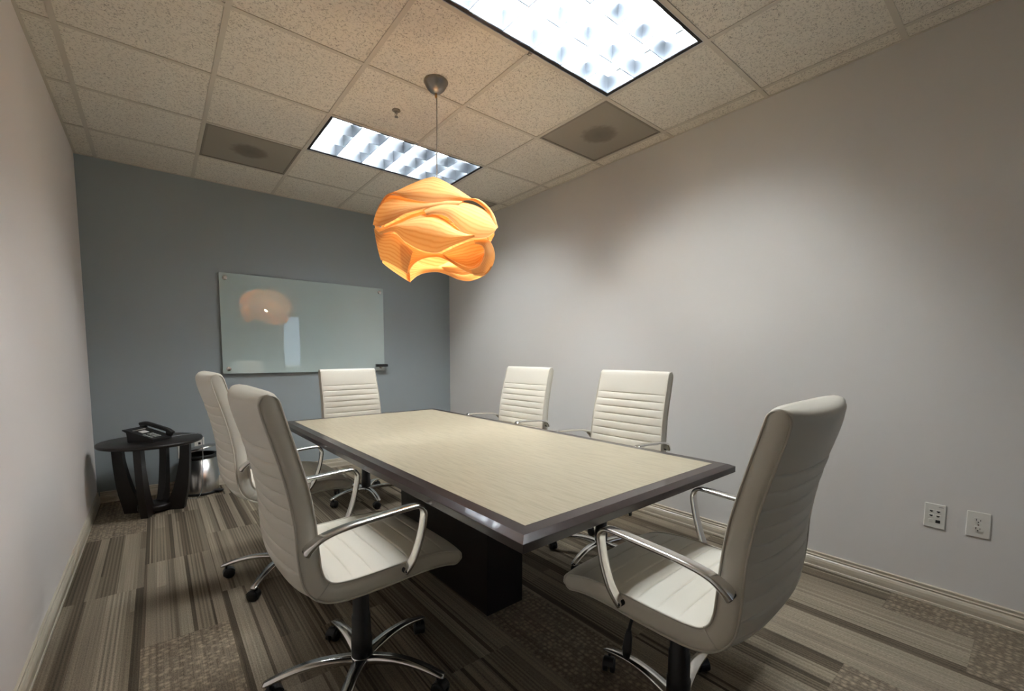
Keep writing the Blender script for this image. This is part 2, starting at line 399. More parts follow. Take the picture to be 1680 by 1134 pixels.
# ================================================================== CEILING LIGHTS
def make_troffer():
    L2, W2 = T-0.013, T/2-0.013            # half sizes of the opening
    t = thing('ceiling_light', '', 'ceiling light')
    top = 0.150
    mb = MB()                              # pan
    mb.box(-L2, L2, -W2, W2, top, top+0.004)
    mb.box(-L2-0.002, -L2, -W2, W2, 0.0, top+0.004); mb.box(L2, L2+0.002, -W2, W2, 0.0, top+0.004)
    mb.box(-L2, L2, -W2-0.002, -W2, 0.0, top+0.004); mb.box(-L2, L2, W2, W2+0.002, 0.0, top+0.004)
    mb.build('reflector_pan', M['reflector'], t)
    mb = MB(); iw = 0.018                  # dark reveal ring round the louvre
    for (a, b, c, d) in ((-L2, -L2+iw, -W2, W2), (L2-iw, L2, -W2, W2), (-L2+iw, L2-iw, -W2, -W2+iw), (-L2+iw, L2-iw, W2-iw, W2)):
        mb.box(a, b, c, d, 0.003, 0.095)
    mb.build('dark_reveal', M['reveal'], t)
    # parabolic louvre
    mb = MB(); li, wi = L2-iw, W2-iw; zb, zt = 0.006, 0.084
    def section(k0=0.0022, k1=0.016, n=6):
        right = [(k0+(k1-k0)*(q/n)**1.7, zb+(zt-zb)*q/n) for q in range(n+1)]
        return right
    sec = section(); full = [(-a, z) for a, z in reversed(sec)]+sec
    def blade(axis, pos, l0, l1, part='full'):
        s_ = full if part == 'full' else ([(0, zb), (0, zt)]+[(a, z) for a, z in reversed(sec)] if part == 'pos' else [(0, zt), (0, zb)]+[(-a, z) for a, z in sec])
        n = len(s_); vs = []
        for l in (l0, l1):
            for a, z in s_: vs.append((l, pos+a, z) if axis == 'x' else (pos+a, l, z))
        mb.add(vs, [(i, (i+1) % n, n+(i+1) % n, n+i) for i in range(n)]+[tuple(range(n)), tuple(range(n, 2*n))])
    for k in (-1, 1): blade('x', k*wi/3, -li, li)
    for k in range(-2, 3): blade('y', k*li/3, -wi, wi)
    blade('x', -wi, -li, li, 'pos'); blade('x', wi, -li, li, 'neg'); blade('y', -li, -wi, wi, 'pos'); blade('y', li, -wi, wi, 'neg')
    mb.build('louvre', M['louver'], t)
    for k in (-1, 0, 1):
        Mx = Matrix.Translation((-(L2-0.03), k*wi*2/3, 0.113)) @ Matrix.Rotation(R(90), 4, 'Y')
        mb = MB(); mb.lathe([(0.016, 0), (0.016, 2*(L2-0.03))], n=12, M4=Mx); mb.build('fluorescent_tube', M['tube'], t)
        for e in (-1, 1):
            mb = MB(); mb.box(e*(L2-0.03)-0.012, e*(L2-0.03)+0.012, k*wi*2/3-0.02, k*wi*2/3+0.02, 0.090, 0.136)
            mb.build('lamp_holder', M['reflector'], t)
    return t
def copy_thing(root):
    r = root.copy(); COL.objects.link(r)
    for k in ('group',):
        if k in r: pass
    def rec(src, dst):
        for ch in list(src.children):
            c = ch.copy(); COL.objects.link(c); c.parent = dst; rec(ch, c)
    rec(root, r); return r
tr0 = make_troffer()
tl = ['louvred fluorescent ceiling light behind the hanging lamp cord, nearer the grey wall',
      'brightest louvred fluorescent ceiling light, over the near table end at the top of the picture']
for i, (x0, x1, y0, y1) in enumerate(LIGHTS):
    o = tr0 if i == 0 else copy_thing(tr0)
    o.location = ((x0+x1)/2, (y0+y1)/2, H); o['label'] = tl[i]; o['group'] = 'louvred ceiling lights'

# ================================================================== VENTS
def make_vent():
    t = thing('ceiling_vent', '', 'ceiling vent'); h = T/2-0.013
    mb = MB(); mb.box(-h, h, -h, h, 0.10, 0.103); mb.box(-h, -h+0.003, -h, h, 0.004, 0.10); mb.box(h-0.003, h, -h, h, 0.004, 0.10)
    mb.box(-h, h, -h, -h+0.003, 0.004, 0.10); mb.box(-h, h, h-0.003, h, 0.004, 0.10); mb.build('plenum_box', M['grille_back'], t)
    mb = MB(); mb.lathe([(0.125, 0.045), (0.125, 0.099), (0.117, 0.099), (0.117, 0.045)], n=32, cap=False); mb.lathe([(0.117, 0.093), (0.117, 0.096)], n=32)
    for k in range(-3, 4): mb.box(-0.1, 0.1, k*0.03-0.002, k*0.03+0.002, 0.05, 0.075)
    mb.build('duct_collar', M['duct'], t)
    mb = MB(); f = 0.014
    for (a, b, c, d) in ((-h, h, -h, -h+f), (-h, h, h-f, h), (-h, -h+f, -h+f, h-f), (h-f, h, -h+f, h-f)): mb.box(a, b, c, d, -0.001, 0.008)
    mb.build('frame', M['grille_face'] if 'grille_face' in M else M['perf_frame'], t)
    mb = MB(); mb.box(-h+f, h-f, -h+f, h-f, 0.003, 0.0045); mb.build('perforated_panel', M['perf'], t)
    return t
M['perf_frame'] = mat('vent_frame', srgb(142, 132, 118), 0.5)
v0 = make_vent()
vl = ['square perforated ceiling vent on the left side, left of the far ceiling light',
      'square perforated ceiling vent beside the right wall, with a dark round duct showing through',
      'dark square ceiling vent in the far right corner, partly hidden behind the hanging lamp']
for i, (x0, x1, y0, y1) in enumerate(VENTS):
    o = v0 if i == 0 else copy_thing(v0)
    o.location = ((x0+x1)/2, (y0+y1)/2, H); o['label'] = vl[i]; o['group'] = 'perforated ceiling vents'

# sprinkler
t = thing('fire_sprinkler', 'small chrome fire sprinkler head in the ceiling left of the lamp canopy', 'sprinkler', (1.649, 2.653, H+0.001))
mb = MB(); mb.lathe([(0.034, 0.003), (0.034, -0.001), (0.028, -0.005), (0.013, -0.006), (0.013, 0.0)], n=28); mb.build('escutcheon', M['perf_frame'], t)
mb = MB(); mb.lathe([(0.011, 0), (0.011, -0.016), (0.006, -0.02), (0.006, -0.026)], n=16)
for s in (-1, 1): mb.sweep([(s*0.007, 0, -0.016), (s*0.014, 0, -0.028), (s*0.012, 0, -0.04), (s*0.002, 0, -0.05)], circle(0.0022, 8))
mb.lathe([(0.003, -0.026), (0.003, -0.048)], n=8); mb.lathe([(0.016, -0.05), (0.016, -0.052)], n=16)
mb.build('sprinkler_head', M['nickel'], t); t.scale = (0.75, 0.75, 0.75)

# ================================================================== PENDANT LAMP
LX, LY, LZ = 1.698, 2.244, 1.89
lamp = thing('pendant_lamp', 'hanging lamp of curled orange wood veneer strips, lit, over the table', 'pendant lamp', (LX, LY, LZ), math.atan2(-0.4962496, 0.8681799))
# local axes: x = sideways (u), y = away from the photographer, z = up
mb = MB(); cz = H-LZ+0.003
mb.lathe([(0.066, cz), (0.068, cz-0.004), (0.062, cz-0.014), (0.050, cz-0.036), (0.032, cz-0.055), (0.013, cz-0.064), (0.0, cz-0.066)], n=40)
cp = mb.build('canopy', M['nickel'], lamp)
mb = MB(); mb.lathe([(0.006, cz-0.062), (0.007, cz-0.08), (0.004, cz-0.088)], n=12); mb.build('cord_grip', mat('brass', (0.6, 0.36, 0.14, 1), 0.3, 1.0), cp)
mb = MB(); mb.sweep([(0.004, 0, cz-0.08), (0.003, 0, 0.6), (0.001, 0, 0.4), (0, 0, 0.05)], circle(0.0028, 8)); mb.build('cord', mat('pale_cord', srgb(172, 165, 150), 0.5), lamp)
mb = MB(); mb.lathe([(0.018, 0.06), (0.018, 0.02), (0.012, 0.015)], n=16); mb.build('bulb_socket', M['plate'], lamp)
mb = MB(); mb.lathe([(0.010, 0.015), (0.016, 0.0), (0.030, -0.025), (0.031, -0.045), (0.022, -0.065), (0.0, -0.074)], n=24); mb.build('bulb', M['bulb'], lamp)
RB = dict(
r1=([(-0.3197,0.0484),(-0.3164,0.0691),(-0.2831,0.141),(-0.1768,0.1952),(-0.0394,0.2612),(0.0026,0.2609),(0.0991,0.2045),(0.1972,0.1501),(0.2469,0.1486),(0.2969,0.1222),(0.3252,0.081),(0.3378,0.0265)],
    [(-0.3138,0.0446),(-0.2897,0.0968),(-0.2333,0.1447),(-0.1661,0.1161),(-0.0951,0.0973),(-0.0111,0.0887),(0.0618,0.1045),(0.1231,0.1149),(0.1786,0.126),(0.2282,0.1126),(0.2781,0.0769),(0.3031,0.0155)], 0.035, 0.0),
r2=([(-0.2831,0.146),(-0.2333,0.1509),(-0.1661,0.1283),(-0.0951,0.1085),(-0.0111,0.1008),(0.0741,0.1173),(0.1415,0.1239)],
    [(-0.3392,0.0005),(-0.2977,-0.0211),(-0.2271,-0.0042),(-0.1676,0.0235),(-0.0838,0.0472),(0.0128,0.0664),(0.1105,0.081)], 0.02, 0.012),
r3=([(-0.0718,0.049),(-0.0234,0.0753),(0.0435,0.0997),(0.1107,0.1111),(0.1847,0.1071),(0.253,0.0925),(0.3032,0.0677),(0.3378,0.0265)],
    [(-0.054,0.012),(-0.0117,0.020),(0.0368,0.0156),(0.0793,-0.0137),(0.122,-0.0553),(0.1901,-0.078),(0.2589,-0.0629),(0.3043,-0.0271)], 0.02, 0.03),
r4=([(-0.2867,-0.0572),(-0.1979,-0.0224),(-0.1322,0.0044),(-0.0601,0.0257),(-0.0118,0.0233),(0.0305,0.0061),(0.1098,-0.0387),(0.1901,-0.070)],
    [(-0.2928,-0.0681),(-0.2163,-0.0678),(-0.1696,-0.1106),(-0.1103,-0.1454),(-0.0502,-0.1643),(0.0045,-0.1654),(0.0598,-0.1378),(0.1901,-0.078)], 0.045, 0.045),
r5=([(-0.3355,-0.014),(-0.2867,-0.0572),(-0.2104,-0.0681),(-0.1284,-0.1539)],
    [(-0.311,-0.1666),(-0.300,-0.1736),(-0.2423,-0.2077),(-0.1627,-0.2557)], 0.0, 0.03),
r6=([(-0.3392,0.0169),(-0.286,-0.0094),(-0.1974,0.0173),(-0.0838,0.0584),(-0.0114,0.070),(0.06,0.078)],
    [(-0.311,-0.1648),(-0.2868,-0.079),(-0.186,-0.0389),(-0.0842,0.0026),(-0.0118,0.012),(0.06,-0.02)], -0.02, -0.02),
r7=([(-0.1696,-0.1006),(-0.1103,-0.1354),(-0.0502,-0.1543),(0.0229,-0.1535),(0.0902,-0.1886),(0.1583,-0.2065),(0.2146,-0.1905),(0.2525,-0.1398)],
    [(-0.1627,-0.2557),(-0.1231,-0.211),(-0.0746,-0.187),(-0.0017,-0.1777),(0.0594,-0.1957),(0.1333,-0.23),(0.2019,-0.2421),(0.2712,-0.2257)], -0.01, 0.0),
r8=([(0.0045,-0.1554),(0.0598,-0.1278),(0.1341,-0.0915),(0.1901,-0.068),(0.2401,-0.0587),(0.2904,-0.0627)],
    [(0.0412,-0.1689),(0.0902,-0.1886),(0.1583,-0.2065),(0.2021,-0.197),(0.2367,-0.1681),(0.2556,-0.1366)], -0.045, -0.03),
r9=([(0.1901,-0.073),(0.2589,-0.0567),(0.2936,-0.0644),(0.3207,-0.1033),(0.3239,-0.1527),(0.2902,-0.2096),(0.2459,-0.2357),(0.2019,-0.2421)],
    [(0.1962,-0.096),(0.2337,-0.1006),(0.2494,-0.1123),(0.2538,-0.1306),(0.2493,-0.1615),(0.2272,-0.1993),(0.1957,-0.2176),(0.1707,-0.2245)], 0.02, 0.0))
def depth(u, v):
    w = 0.24*math.sqrt(max(0.0, 1-(u/0.36)**2*0.98-(v/0.31)**2*0.9))
    return max(w, 0.075*max(0.0, 1-(u/0.2)**2)) if v > 0.12 else w      # the crown stays open above the bulb
def strip(up, lo, bow, off, side):
    A = spline([(a, b, 0) for a, b in up], 10); B = spline([(a, b, 0) for a, b in lo], 10)
    nA = len(A); K = 10; vs = []; fs = []; uvs = []
    for i in range(nA):
        # same fraction along both edges
        q = i/(nA-1)*(len(B)-1); j = min(int(q), len(B)-2); b = B[j].lerp(B[j+1], q-j); a_ = A[i]
        for k in range(K+1):
            s = k/K; p = a_.lerp(b, s); w = depth(p.x, p.y)
            edge = min(1.0, w/0.10)
            y = -(w+edge*(off+bow*math.sin(PI*s)-0.02*(1-s)+0.02*s))
            vs.append((p.x, y*side, p.y)); uvs.append((i/(nA-1), s*0.5))
    for i in range(nA-1):
        for k in range(K): fs.append((i*(K+1)+k, (i+1)*(K+1)+k, (i+1)*(K+1)+k+1, i*(K+1)+k+1))
    return vs, fs, uvs
for side in (1, -1):
    for k, (up, lo, bow, off) in RB.items():
        if side == 1: vs, fs, uvs = strip(up, lo, bow, off, 1)
        else: vs, fs, uvs = strip(up, lo, bow, off, -0.92)
        me = bpy.data.meshes.new('veneer_strip'); me.from_pydata(vs, [], fs); me.materials.append(M['veneer'])
        uvl = me.uv_layers.new(name='grain')
        for lp in me.loops: uvl.data[lp.index].uv = uvs[lp.vertex_index]
        for p in me.polygons: p.use_smooth = True
        rim = MB(); K1 = 11; n_ = len(vs)//K1
        for e in (0, K1-1): rim.sweep([vs[i*K1+e] for i in range(0, n_, 2)], circle(0.0011, 5))
        o = bpy.data.objects.new('veneer_strip', me); COL.objects.link(o); o.parent = lamp
        rim.build('cut_edge', M['veneer_edge'], o)

# ================================================================== CONFERENCE TABLE
TBL = (1.645, 1.988); TZ = 0.755
tb = thing('conference_table', 'long conference table with pale top and dark brown border, in the middle of the room', 'table', (TBL[0], TBL[1], 0), R(0.8))
px, py = 0.518, 1.148                   # inlay half size
bx, by = px+0.042, py+0.042             # flat border
ox, oy = px+0.066, py+0.066             # outer edge
mb = MB(); mb.box(-px, px, -py, py, TZ-0.014, TZ+0.0004); mb.build('laminate_inlay', M['laminate'], tb)
def ring(z, x, y): return [(-x, -y, z), (x, -y, z), (x, y, z), (-x, y, z)]
mb = MB()
lv = [ring(TZ, px, py), ring(TZ, bx, by), ring(TZ-0.0105, ox, oy), ring(TZ-0.034, ox, oy), ring(TZ-0.034, px, py)]
vs = sum(lv, [])
fs = []
for l in range(4):
    for i in range(4): fs.append((l*4+i, l*4+(i+1) % 4, (l+1)*4+(i+1) % 4, (l+1)*4+i))
fs.append((16, 17, 18, 19)); mb.add(vs, fs); mb.build('border_frame', M['espresso'], tb, bevel=0.0012)
mb = MB(); mb.box(-0.40, 0.40, -1.0, 1.0, TZ-0.075, TZ-0.0345); mb.build('support_panel', M['black_wood'], tb, bevel=0.002)
mb = MB(); mb.box(-0.107, 0.107, -0.435, 0.435, 0, TZ-0.075); mb.build('pedestal', M['black_wood'], tb, bevel=0.002)

# ================================================================== CHAIRS
def make_chair():
    t = thing('office_chair', '', 'chair')
    # centre line of the padded shell (y forward, z up) and half thickness
    cl = [(0.252, 0.467, 0.030), (0.22, 0.477, 0.030), (0.16, 0.486, 0.032), (0.08, 0.488, 0.034), (0.0, 0.485, 0.035), (-0.08, 0.484, 0.035), (-0.14, 0.486, 0.035),
          (-0.185, 0.496, 0.034), (-0.217, 0.522, 0.034), (-0.233, 0.562, 0.034), (-0.240, 0.63, 0.034), (-0.245, 0.71, 0.033), (-0.256, 0.79, 0.033),
          (-0.273, 0.87, 0.032), (-0.294, 0.95, 0.032), (-0.313, 1.02, 0.032), (-0.322, 1.058, 0.031)]
    sp = spline([(a, b, c) for a, b, c in cl], 12)
    # resample uniformly
    P = [sp[0]]; step = 0.0062; acc = 0
    L = [0]
    for i in range(1, len(sp)): L.append(L[-1]+(Vector(sp[i][:2])-Vector(sp[i-1][:2])).length)
    tot = L[-1]; n = int(tot/step); S = []
    for k in range(n+1):
        d = tot*k/n; j = 0
        while j < len(L)-2 and L[j+1] < d: j += 1
        f = (d-L[j])/(L[j+1]-L[j]); S.append((d, sp[j].lerp(sp[j+1], f)))
    corner = next(d for d, p in S if p.y > 0.505 and p.x < -0.1)
    # seam positions along the path
    seat_seams = [0.06+0.062*i for i in range(20) if 0.06+0.062*i < corner-0.03]
    back_seams = []; q = corner+0.035
    while q < tot-0.15: back_seams.append(q); q += 0.046
    seams = seat_seams+[corner-0.004]+back_seams+[tot-0.125]
    seams = sorted(seams)
    ds = set(round(tot*k/n, 5) for k in range(n+1))
    for s_ in seams:
        ds = set(x for x in ds if abs(x-s_) > 0.0065 or x in (0.0, round(tot, 5)))
        for e_ in (-0.006, -0.003, -0.0012, 0.0, 0.0012, 0.003, 0.006): ds.add(round(s_+e_, 5))
    S = []
    for d in sorted(x for x in ds if 0 <= x <= tot):
        j = 0
        while j < len(L)-2 and L[j+1] < d: j += 1
        f = (d-L[j])/(L[j+1]-L[j]); S.append((d, sp[j].lerp(sp[j+1], f)))
    def groove(d):
        g_ = 0.0
        for s_ in seams: g_ = max(g_, math.exp(-((d-s_)/0.0026)**2))
        return g_
    def pillow(d):
        e = [0.0]+seams+[tot]
        for a, b in zip(e[:-1], e[1:]):
            if a <= d <= b:
                u = (d-a)/(b-a); return math.sin(PI*u)**0.6
        return 0
    rows = []
    NW = 14
    info = []
    for idx, (d, p) in enumerate(S):
        a = S[max(idx-3, 0)][1]; b = S[min(idx+3, len(S)-1)][1]
        tg = Vector((b.x-a.x, b.y-a.y)).normalized(); nr = Vector((tg.y, -tg.x))      # towards the sitter
        # seat runs towards -y first: normal must point up / forward
        if nr.y < 0 and d < corner: nr = -nr
        if nr.x < 0 and d >= corner: nr = -nr
        w = 0.255-0.014*max(0, (d-corner)/(tot-corner))
        if d < 0.03: w -= 0.005*(1-d/0.03)**2
        info.append((d, p, nr, w))
    def section(d, p, nr, w, ends):
        h = p.z; c = Vector((p.x, p.y)); g_ = groove(d); pl = pillow(d)
        pts = []
        hb = h-0.008
        # inner face (towards sitter): crowned ribs with seams
        for i in range(NW+1):
            x = -w+0.010+(2*w-0.02)*i/NW; e = 1-abs(2*i/NW-1)**6
            off = hb+0.003+e*(0.008+(0.0035*pl-0.0055*g_ if d > corner else 0.0015*pl-0.0022*g_))
            pts.append((x, off))
        # side band
        pts += [(w-0.002, hb+0.001), (w+0.002, hb*0.5), (w+0.003, 0), (w+0.002, -hb*0.5), (w-0.002, -hb-0.001)]
        for i in range(NW+1):
            x = w-0.010-(2*w-0.02)*i/NW; e = 1-abs(2*i/NW-1)**6; e2 = 1-abs(2*i/NW-1)**2.4
            off = -(hb+0.002+(0.024*e2 if d > corner else 0.008*e2)+e*(0.002+0.0022*pl-0.0055*g_))
            pts.append((x, off))
        pts += [(-w+0.002, -hb-0.001), (-w-0.002, -hb*0.5), (-w-0.003, 0), (-w-0.002, hb*0.5), (-w+0.002, hb+0.001)]
        return [Vector((x, c.x+nr.x*o*ends, c.y+nr.y*o*ends)) for x, o in pts]
    def shell(i0, i1, close0, close1):
        secs = []
        def cap(i, sgn):
            d, p, nr, w = info[i]; tg = Vector((-nr.y, nr.x));
            a = S[max(i-1, 0)][1]; b = S[min(i+1, len(S)-1)][1]; dr = Vector((b.x-a.x, b.y-a.y)).normalized()*sgn
            out = []
            for q in (20, 40, 58, 74, 86):
                k = math.cos(R(q))**0.6; ex = math.sin(R(q))*p.z*0.8
                out.append([v+Vector((0, dr.x*ex, dr.y*ex)) for v in section(d, p, nr, w, k)])
            return out
        if close0: secs += list(reversed(cap(i0, -1)))
        for i in range(i0, i1+1): secs.append(section(*info[i], 1.0))
        if close1: secs += cap(i1, 1)
        n = len(secs[0]); mb = MB(); vs = [v for s_ in secs for v in s_]; fs = []
        for j in range(len(secs)-1):
            for i in range(n): fs.append((j*n+i, j*n+(i+1) % n, (j+1)*n+(i+1) % n, (j+1)*n+i))
        mb.add(vs, fs, 0, True); mb.add(vs[:n], [tuple(range(n))], 0, False); mb.add(vs[-n:], [tuple(range(n))], 0, False)
        return mb
    ic = next(i for i, (d, *_r) in enumerate(info) if d >= corner)
    se = shell(0, ic, True, False).build('seat', M['leather'], t, weld=True)
    ba = shell(ic, len(info)-1, False, True).build('backrest', M['leather'], t, weld=True)
    def piping(lo, hi, parent, end_cap):
        for sx in (-1, 1):
            idxs = list(range(lo, hi+1, 2)) if end_cap > 0 else list(range(hi, lo-1, -2))
            def pt(i, sd, hh=None, q=None):
                d, p, nr, w = info[i]; o_ = (p.z-0.006)*sd; return (sx*(w-0.001), p.x+nr.x*o_, p.y+nr.y*o_)
            path = [pt(i, 1) for i in idxs]
            i = idxs[-1]; d, p, nr, w = info[i]
            a = S[max(i-1, 0)][1]; b = S[min(i+1, len(S)-1)][1]; dr = Vector((b.x-a.x, b.y-a.y)).normalized()*end_cap
            hh = p.z-0.006
            path += [(sx*(w-0.001), p.x+nr.x*hh*math.cos(R(q))+dr.x*hh*math.sin(R(q)), p.y+nr.y*hh*math.cos(R(q))+dr.y*hh*math.sin(R(q))) for q in range(15, 180, 15)]
            path += [pt(i, -1) for i in reversed(idxs)]
            mb = MB(); mb.sweep(path, circle(0.0032, 6), wide=(1, 0, 0)); mb.build('piping', M['piping'], parent)
    piping(0, ic, se, -1); piping(ic, len(info)-1, ba, 1)
    # chrome arms
    for sx in (-1, 1):
        mb = MB()
        path = spline([(sx*0.268, -0.250, 0.640), (sx*0.274, -0.236, 0.657), (sx*0.281, -0.205, 0.678), (sx*0.285, -0.14, 0.692), (sx*0.285, -0.03, 0.700), (sx*0.285, 0.06, 0.705),
                       (sx*0.285, 0.088, 0.702), (sx*0.285, 0.103, 0.686), (sx*0.285, 0.105, 0.66), (sx*0.284, 0.093, 0.60), (sx*0.281, 0.075, 0.545), (sx*0.274, 0.058, 0.51), (sx*0.267, 0.046, 0.490)], 7)
        n = len(path); sc = []
        for i in range(n):
            f = i/(n-1); sc.append((1.0+0.25*max(0, 1-f*5), 1.0+0.5*max(0, 1-f*5)))
        mb.sweep(path, rrect(0.036, 0.013, 0.006, 3), wide=(1, 0, 0), scale=sc)
        ar = mb.build('armrest', M['chrome'], t)
        for (y, z) in ((-0.247, 0.640), (0.047, 0.493)):
            mb = MB(); mb.lathe([(0.007, 0), (0.007, 0.004), (0.004, 0.006), (0, 0.006)], n=12, M4=Matrix.Translation((sx*0.279, y, z)) @ Matrix.Rotation(R(90)*sx, 4, 'Y'))
            mb.lathe([(0.009, 0), (0.009, 0.016)], n=12, M4=Matrix.Translation((sx*0.252, y, z)) @ Matrix.Rotation(R(90)*sx, 4, 'Y'))
            mb.build('screw', M['blackm'], ar)
    # mechanism and column
    mb = MB(); mb.box(-0.075, 0.075, -0.10, 0.11, 0.412, 0.438); mb.box(-0.11, 0.11, -0.12, 0.14, 0.438, 0.456); mb.build('seat_plate', M['blackm'], t, bevel=0.004)
    mb = MB(); mb.lathe([(0.0, 0.378), (0.024, 0.380), (0.028, 0.386), (0.028, 0.410), (0.02, 0.413)], cy=0.085, n=20); mb.build('tension_knob', M['blackp'], t)
    mb = MB(); mb.sweep(spline([(-0.06, 0.05, 0.425), (-0.15, 0.05, 0.424), (-0.20, 0.05, 0.415), (-0.215, 0.05, 0.385)], 5), circle(0.005, 8), wide=(0, 1, 0))
    lv = mb.build('lever', M['blackm'], t)
    mb = MB(); mb.sweep([(-0.214, 0.05, 0.39), (-0.217, 0.05, 0.37), (-0.224, 0.05, 0.33), (-0.228, 0.05, 0.305)], rrect(0.026, 0.012, 0.005, 3), wide=(0, 1, 0), scale=[0.5, 0.9, 1.15, 0.7])
    mb.build('lever_grip', M['blackp'], lv)
    mb = MB(); mb.lathe([(0.037, 0.092), (0.037, 0.16), (0.034, 0.165), (0.033, 0.25), (0.029, 0.255), (0.028, 0.34), (0.022, 0.345), (0.022, 0.415)], n=28); mb.build('gas_column', M['blackp'], t)
    # base
    mb = MB(); mb.lathe([(0.036, 0.055), (0.042, 0.07), (0.042, 0.092), (0.036, 0.1)], n=28); mb.build('base_hub', M['chrome'], t)
    for k in range(5):
        lg = bpy.data.objects.new('leg', None)
        a = 2*PI*k/5
        mb = MB()
        pts = []; sc = []
        for (r, z, w, h) in ((0.03, 0.082, 1.25, 1.25), (0.07, 0.090, 1.1, 1.15), (0.13, 0.097, 1.0, 1.0), (0.19, 0.096, 0.95, 0.85), (0.25, 0.087, 0.9, 0.7), (0.295, 0.075, 0.85, 0.6), (0.318, 0.068, 0.75, 0.5), (0.324, 0.064, 0.4, 0.3)):
            pts.append((r*math.cos(a), r*math.sin(a), z)); sc.append((w, h))
        fine = spline(pts, 4); fs_ = []
        for i in range(len(fine)):
            q = i/4; j = min(int(q), len(sc)-2); f = q-j; fs_.append((sc[j][0]*(1-f)+sc[j+1][0]*f, sc[j][1]*(1-f)+sc[j+1][1]*f))
        sec = [(0.019, -0.011), (0.020, 0.0), (0.015, 0.009), (0.006, 0.013), (-0.006, 0.013), (-0.015, 0.009), (-0.020, 0.0), (-0.019, -0.011)]
        mb.sweep(fine, [(x, -y) for x, y in sec], wide=(-math.sin(a), math.cos(a), 0), scale=fs_)
        leg = mb.build('leg', M['chrome'], t)
        # caster: twin wheels and hood
        ca_ = a+0.9+1.3*k; cxr, cyr = 0.300*math.cos(a), 0.300*math.sin(a)
        MT = Matrix.Translation((cxr, cyr, 0)) @ Matrix.Rotation(ca_, 4, 'Z')
        mb = MB(); mb.lathe([(0.0055, 0.045), (0.0055, 0.075)], n=10, M4=MT)
        for s_ in (-1, 1):
            mb.lathe([(0.012, 0), (0.024, 0.002), (0.026, 0.006), (0.026, 0.014), (0.023, 0.018), (0.010, 0.019)], n=24,
                     M4=MT @ Matrix.Translation((0.012, s_*0.004, 0.0262)) @ Matrix.Rotation(R(-90)*s_, 4, 'X'))
        hood = [(0.012+0.029*math.cos(R(q)), 0.0262+0.029*math.sin(R(q))) for q in range(20, 201, 15)]
        hood += [(0.012+0.025*math.cos(R(q)), 0.0262+0.025*math.sin(R(q))) for q in range(200, 19, -15)]
        mb.prism(hood, -0.018, 0.018, M4=MT @ Matrix.Rotation(R(90), 4, 'X'))
        mb.build('caster', M['blackp'], leg)
    return t
ch0 = make_chair()
# position, heading of the sitter (radians from +x), star angle, label
CH = [(0.957, 1.531, R(1.2), 19, 0.012, 'white ribbed leather office chair in the left foreground, pulled up to the long table side'),
      (0.936, 2.600, R(2.3), 14, 0.015, 'white office chair half hidden behind the left foreground chair, nearest the steel bin'),
      (1.733, 3.530, R(-86.5), 50, -0.02, 'white office chair at the far table end below the glass board'),
      (2.459, 2.642, R(184.2), 30, 0.008, 'farther of the two white office chairs between table and right wall'),
      (2.429, 1.616, R(182.8), 48, 0.008, 'nearer of the two white office chairs between table and right wall'),
      (1.680, 0.690, R(92.5), 12, -0.01, 'white office chair at the near table end in the right foreground, seen from behind')]
for i, (x, y, th, st, dz, lab) in enumerate(CH):
    o = ch0 if i == 0 else copy_thing(ch0)
    o.location = (x, y, 0); o.rotation_euler = (0, 0, th-PI/2); o['label'] = lab; o['group'] = 'white office chairs around the conference table'
    # swivel: star base turns about the column
    for ch in o.children:
        nm = ch.name.split('.')[0]
        if nm in ('leg', 'base_hub'): ch.rotation_euler = (0, 0, R(st)-(th-PI/2))
        elif nm != 'gas_column': ch.location.z += dz

# ================================================================== GLASS BOARD
bX0, bX1, bZ0, bZ1 = 0.884, 2.416, 1.022, 1.932
gb = thing('glass_whiteboard', 'pale green frosted glass writing board on the grey wall', 'whiteboard', ((bX0+bX1)/2, YB, bZ0))
mb = MB(); hw = (bX1-bX0)/2; mb.box(-hw, hw, -0.030, -0.024, 0, bZ1-bZ0); mb.mi[2:] = [1]*4; mb.mi[0] = mb.mi[1] = 1
for i_, f_ in enumerate(mb.f):
    ys_ = set(round(mb.v[k_][1], 4) for k_ in f_); mb.mi[i_] = 0 if len(ys_) == 1 else 1
mb.build('glass_panel', [M['board'], M['glass_edge']], gb, bevel=0.0008)
for sx in (-1, 1):
    for z in (0.045, bZ1-bZ0-0.045):
        mb = MB(); mt = Matrix.Translation((sx*(hw-0.045), 0, z)) @ Matrix.Rotation(R(90), 4, 'X')
        mb.lathe([(0.011, 0.0), (0.011, 0.024)], n=20, M4=mt); mb.lathe([(0.020, 0.030), (0.020, 0.038), (0.018, 0.040), (0, 0.040)], n=24, M4=mt)
        mb.build('standoff', M['steel'], gb)
er = thing('whiteboard_eraser', 'small black eraser stuck at the lower right corner of the glass board', 'eraser', (2.375, YB-0.030, 1.060))
mb = MB(); mb.box(-0.065, 0.065, -0.048, -0.014, 0.006, 0.034); mb.build('grip', M['blackp'], er, bevel=0.006)
mb = MB(); mb.box(-0.063, 0.063, -0.014, 0, 0.004, 0.036); mb.build('felt_pad', M['eraser_felt'], er, bevel=0.002)

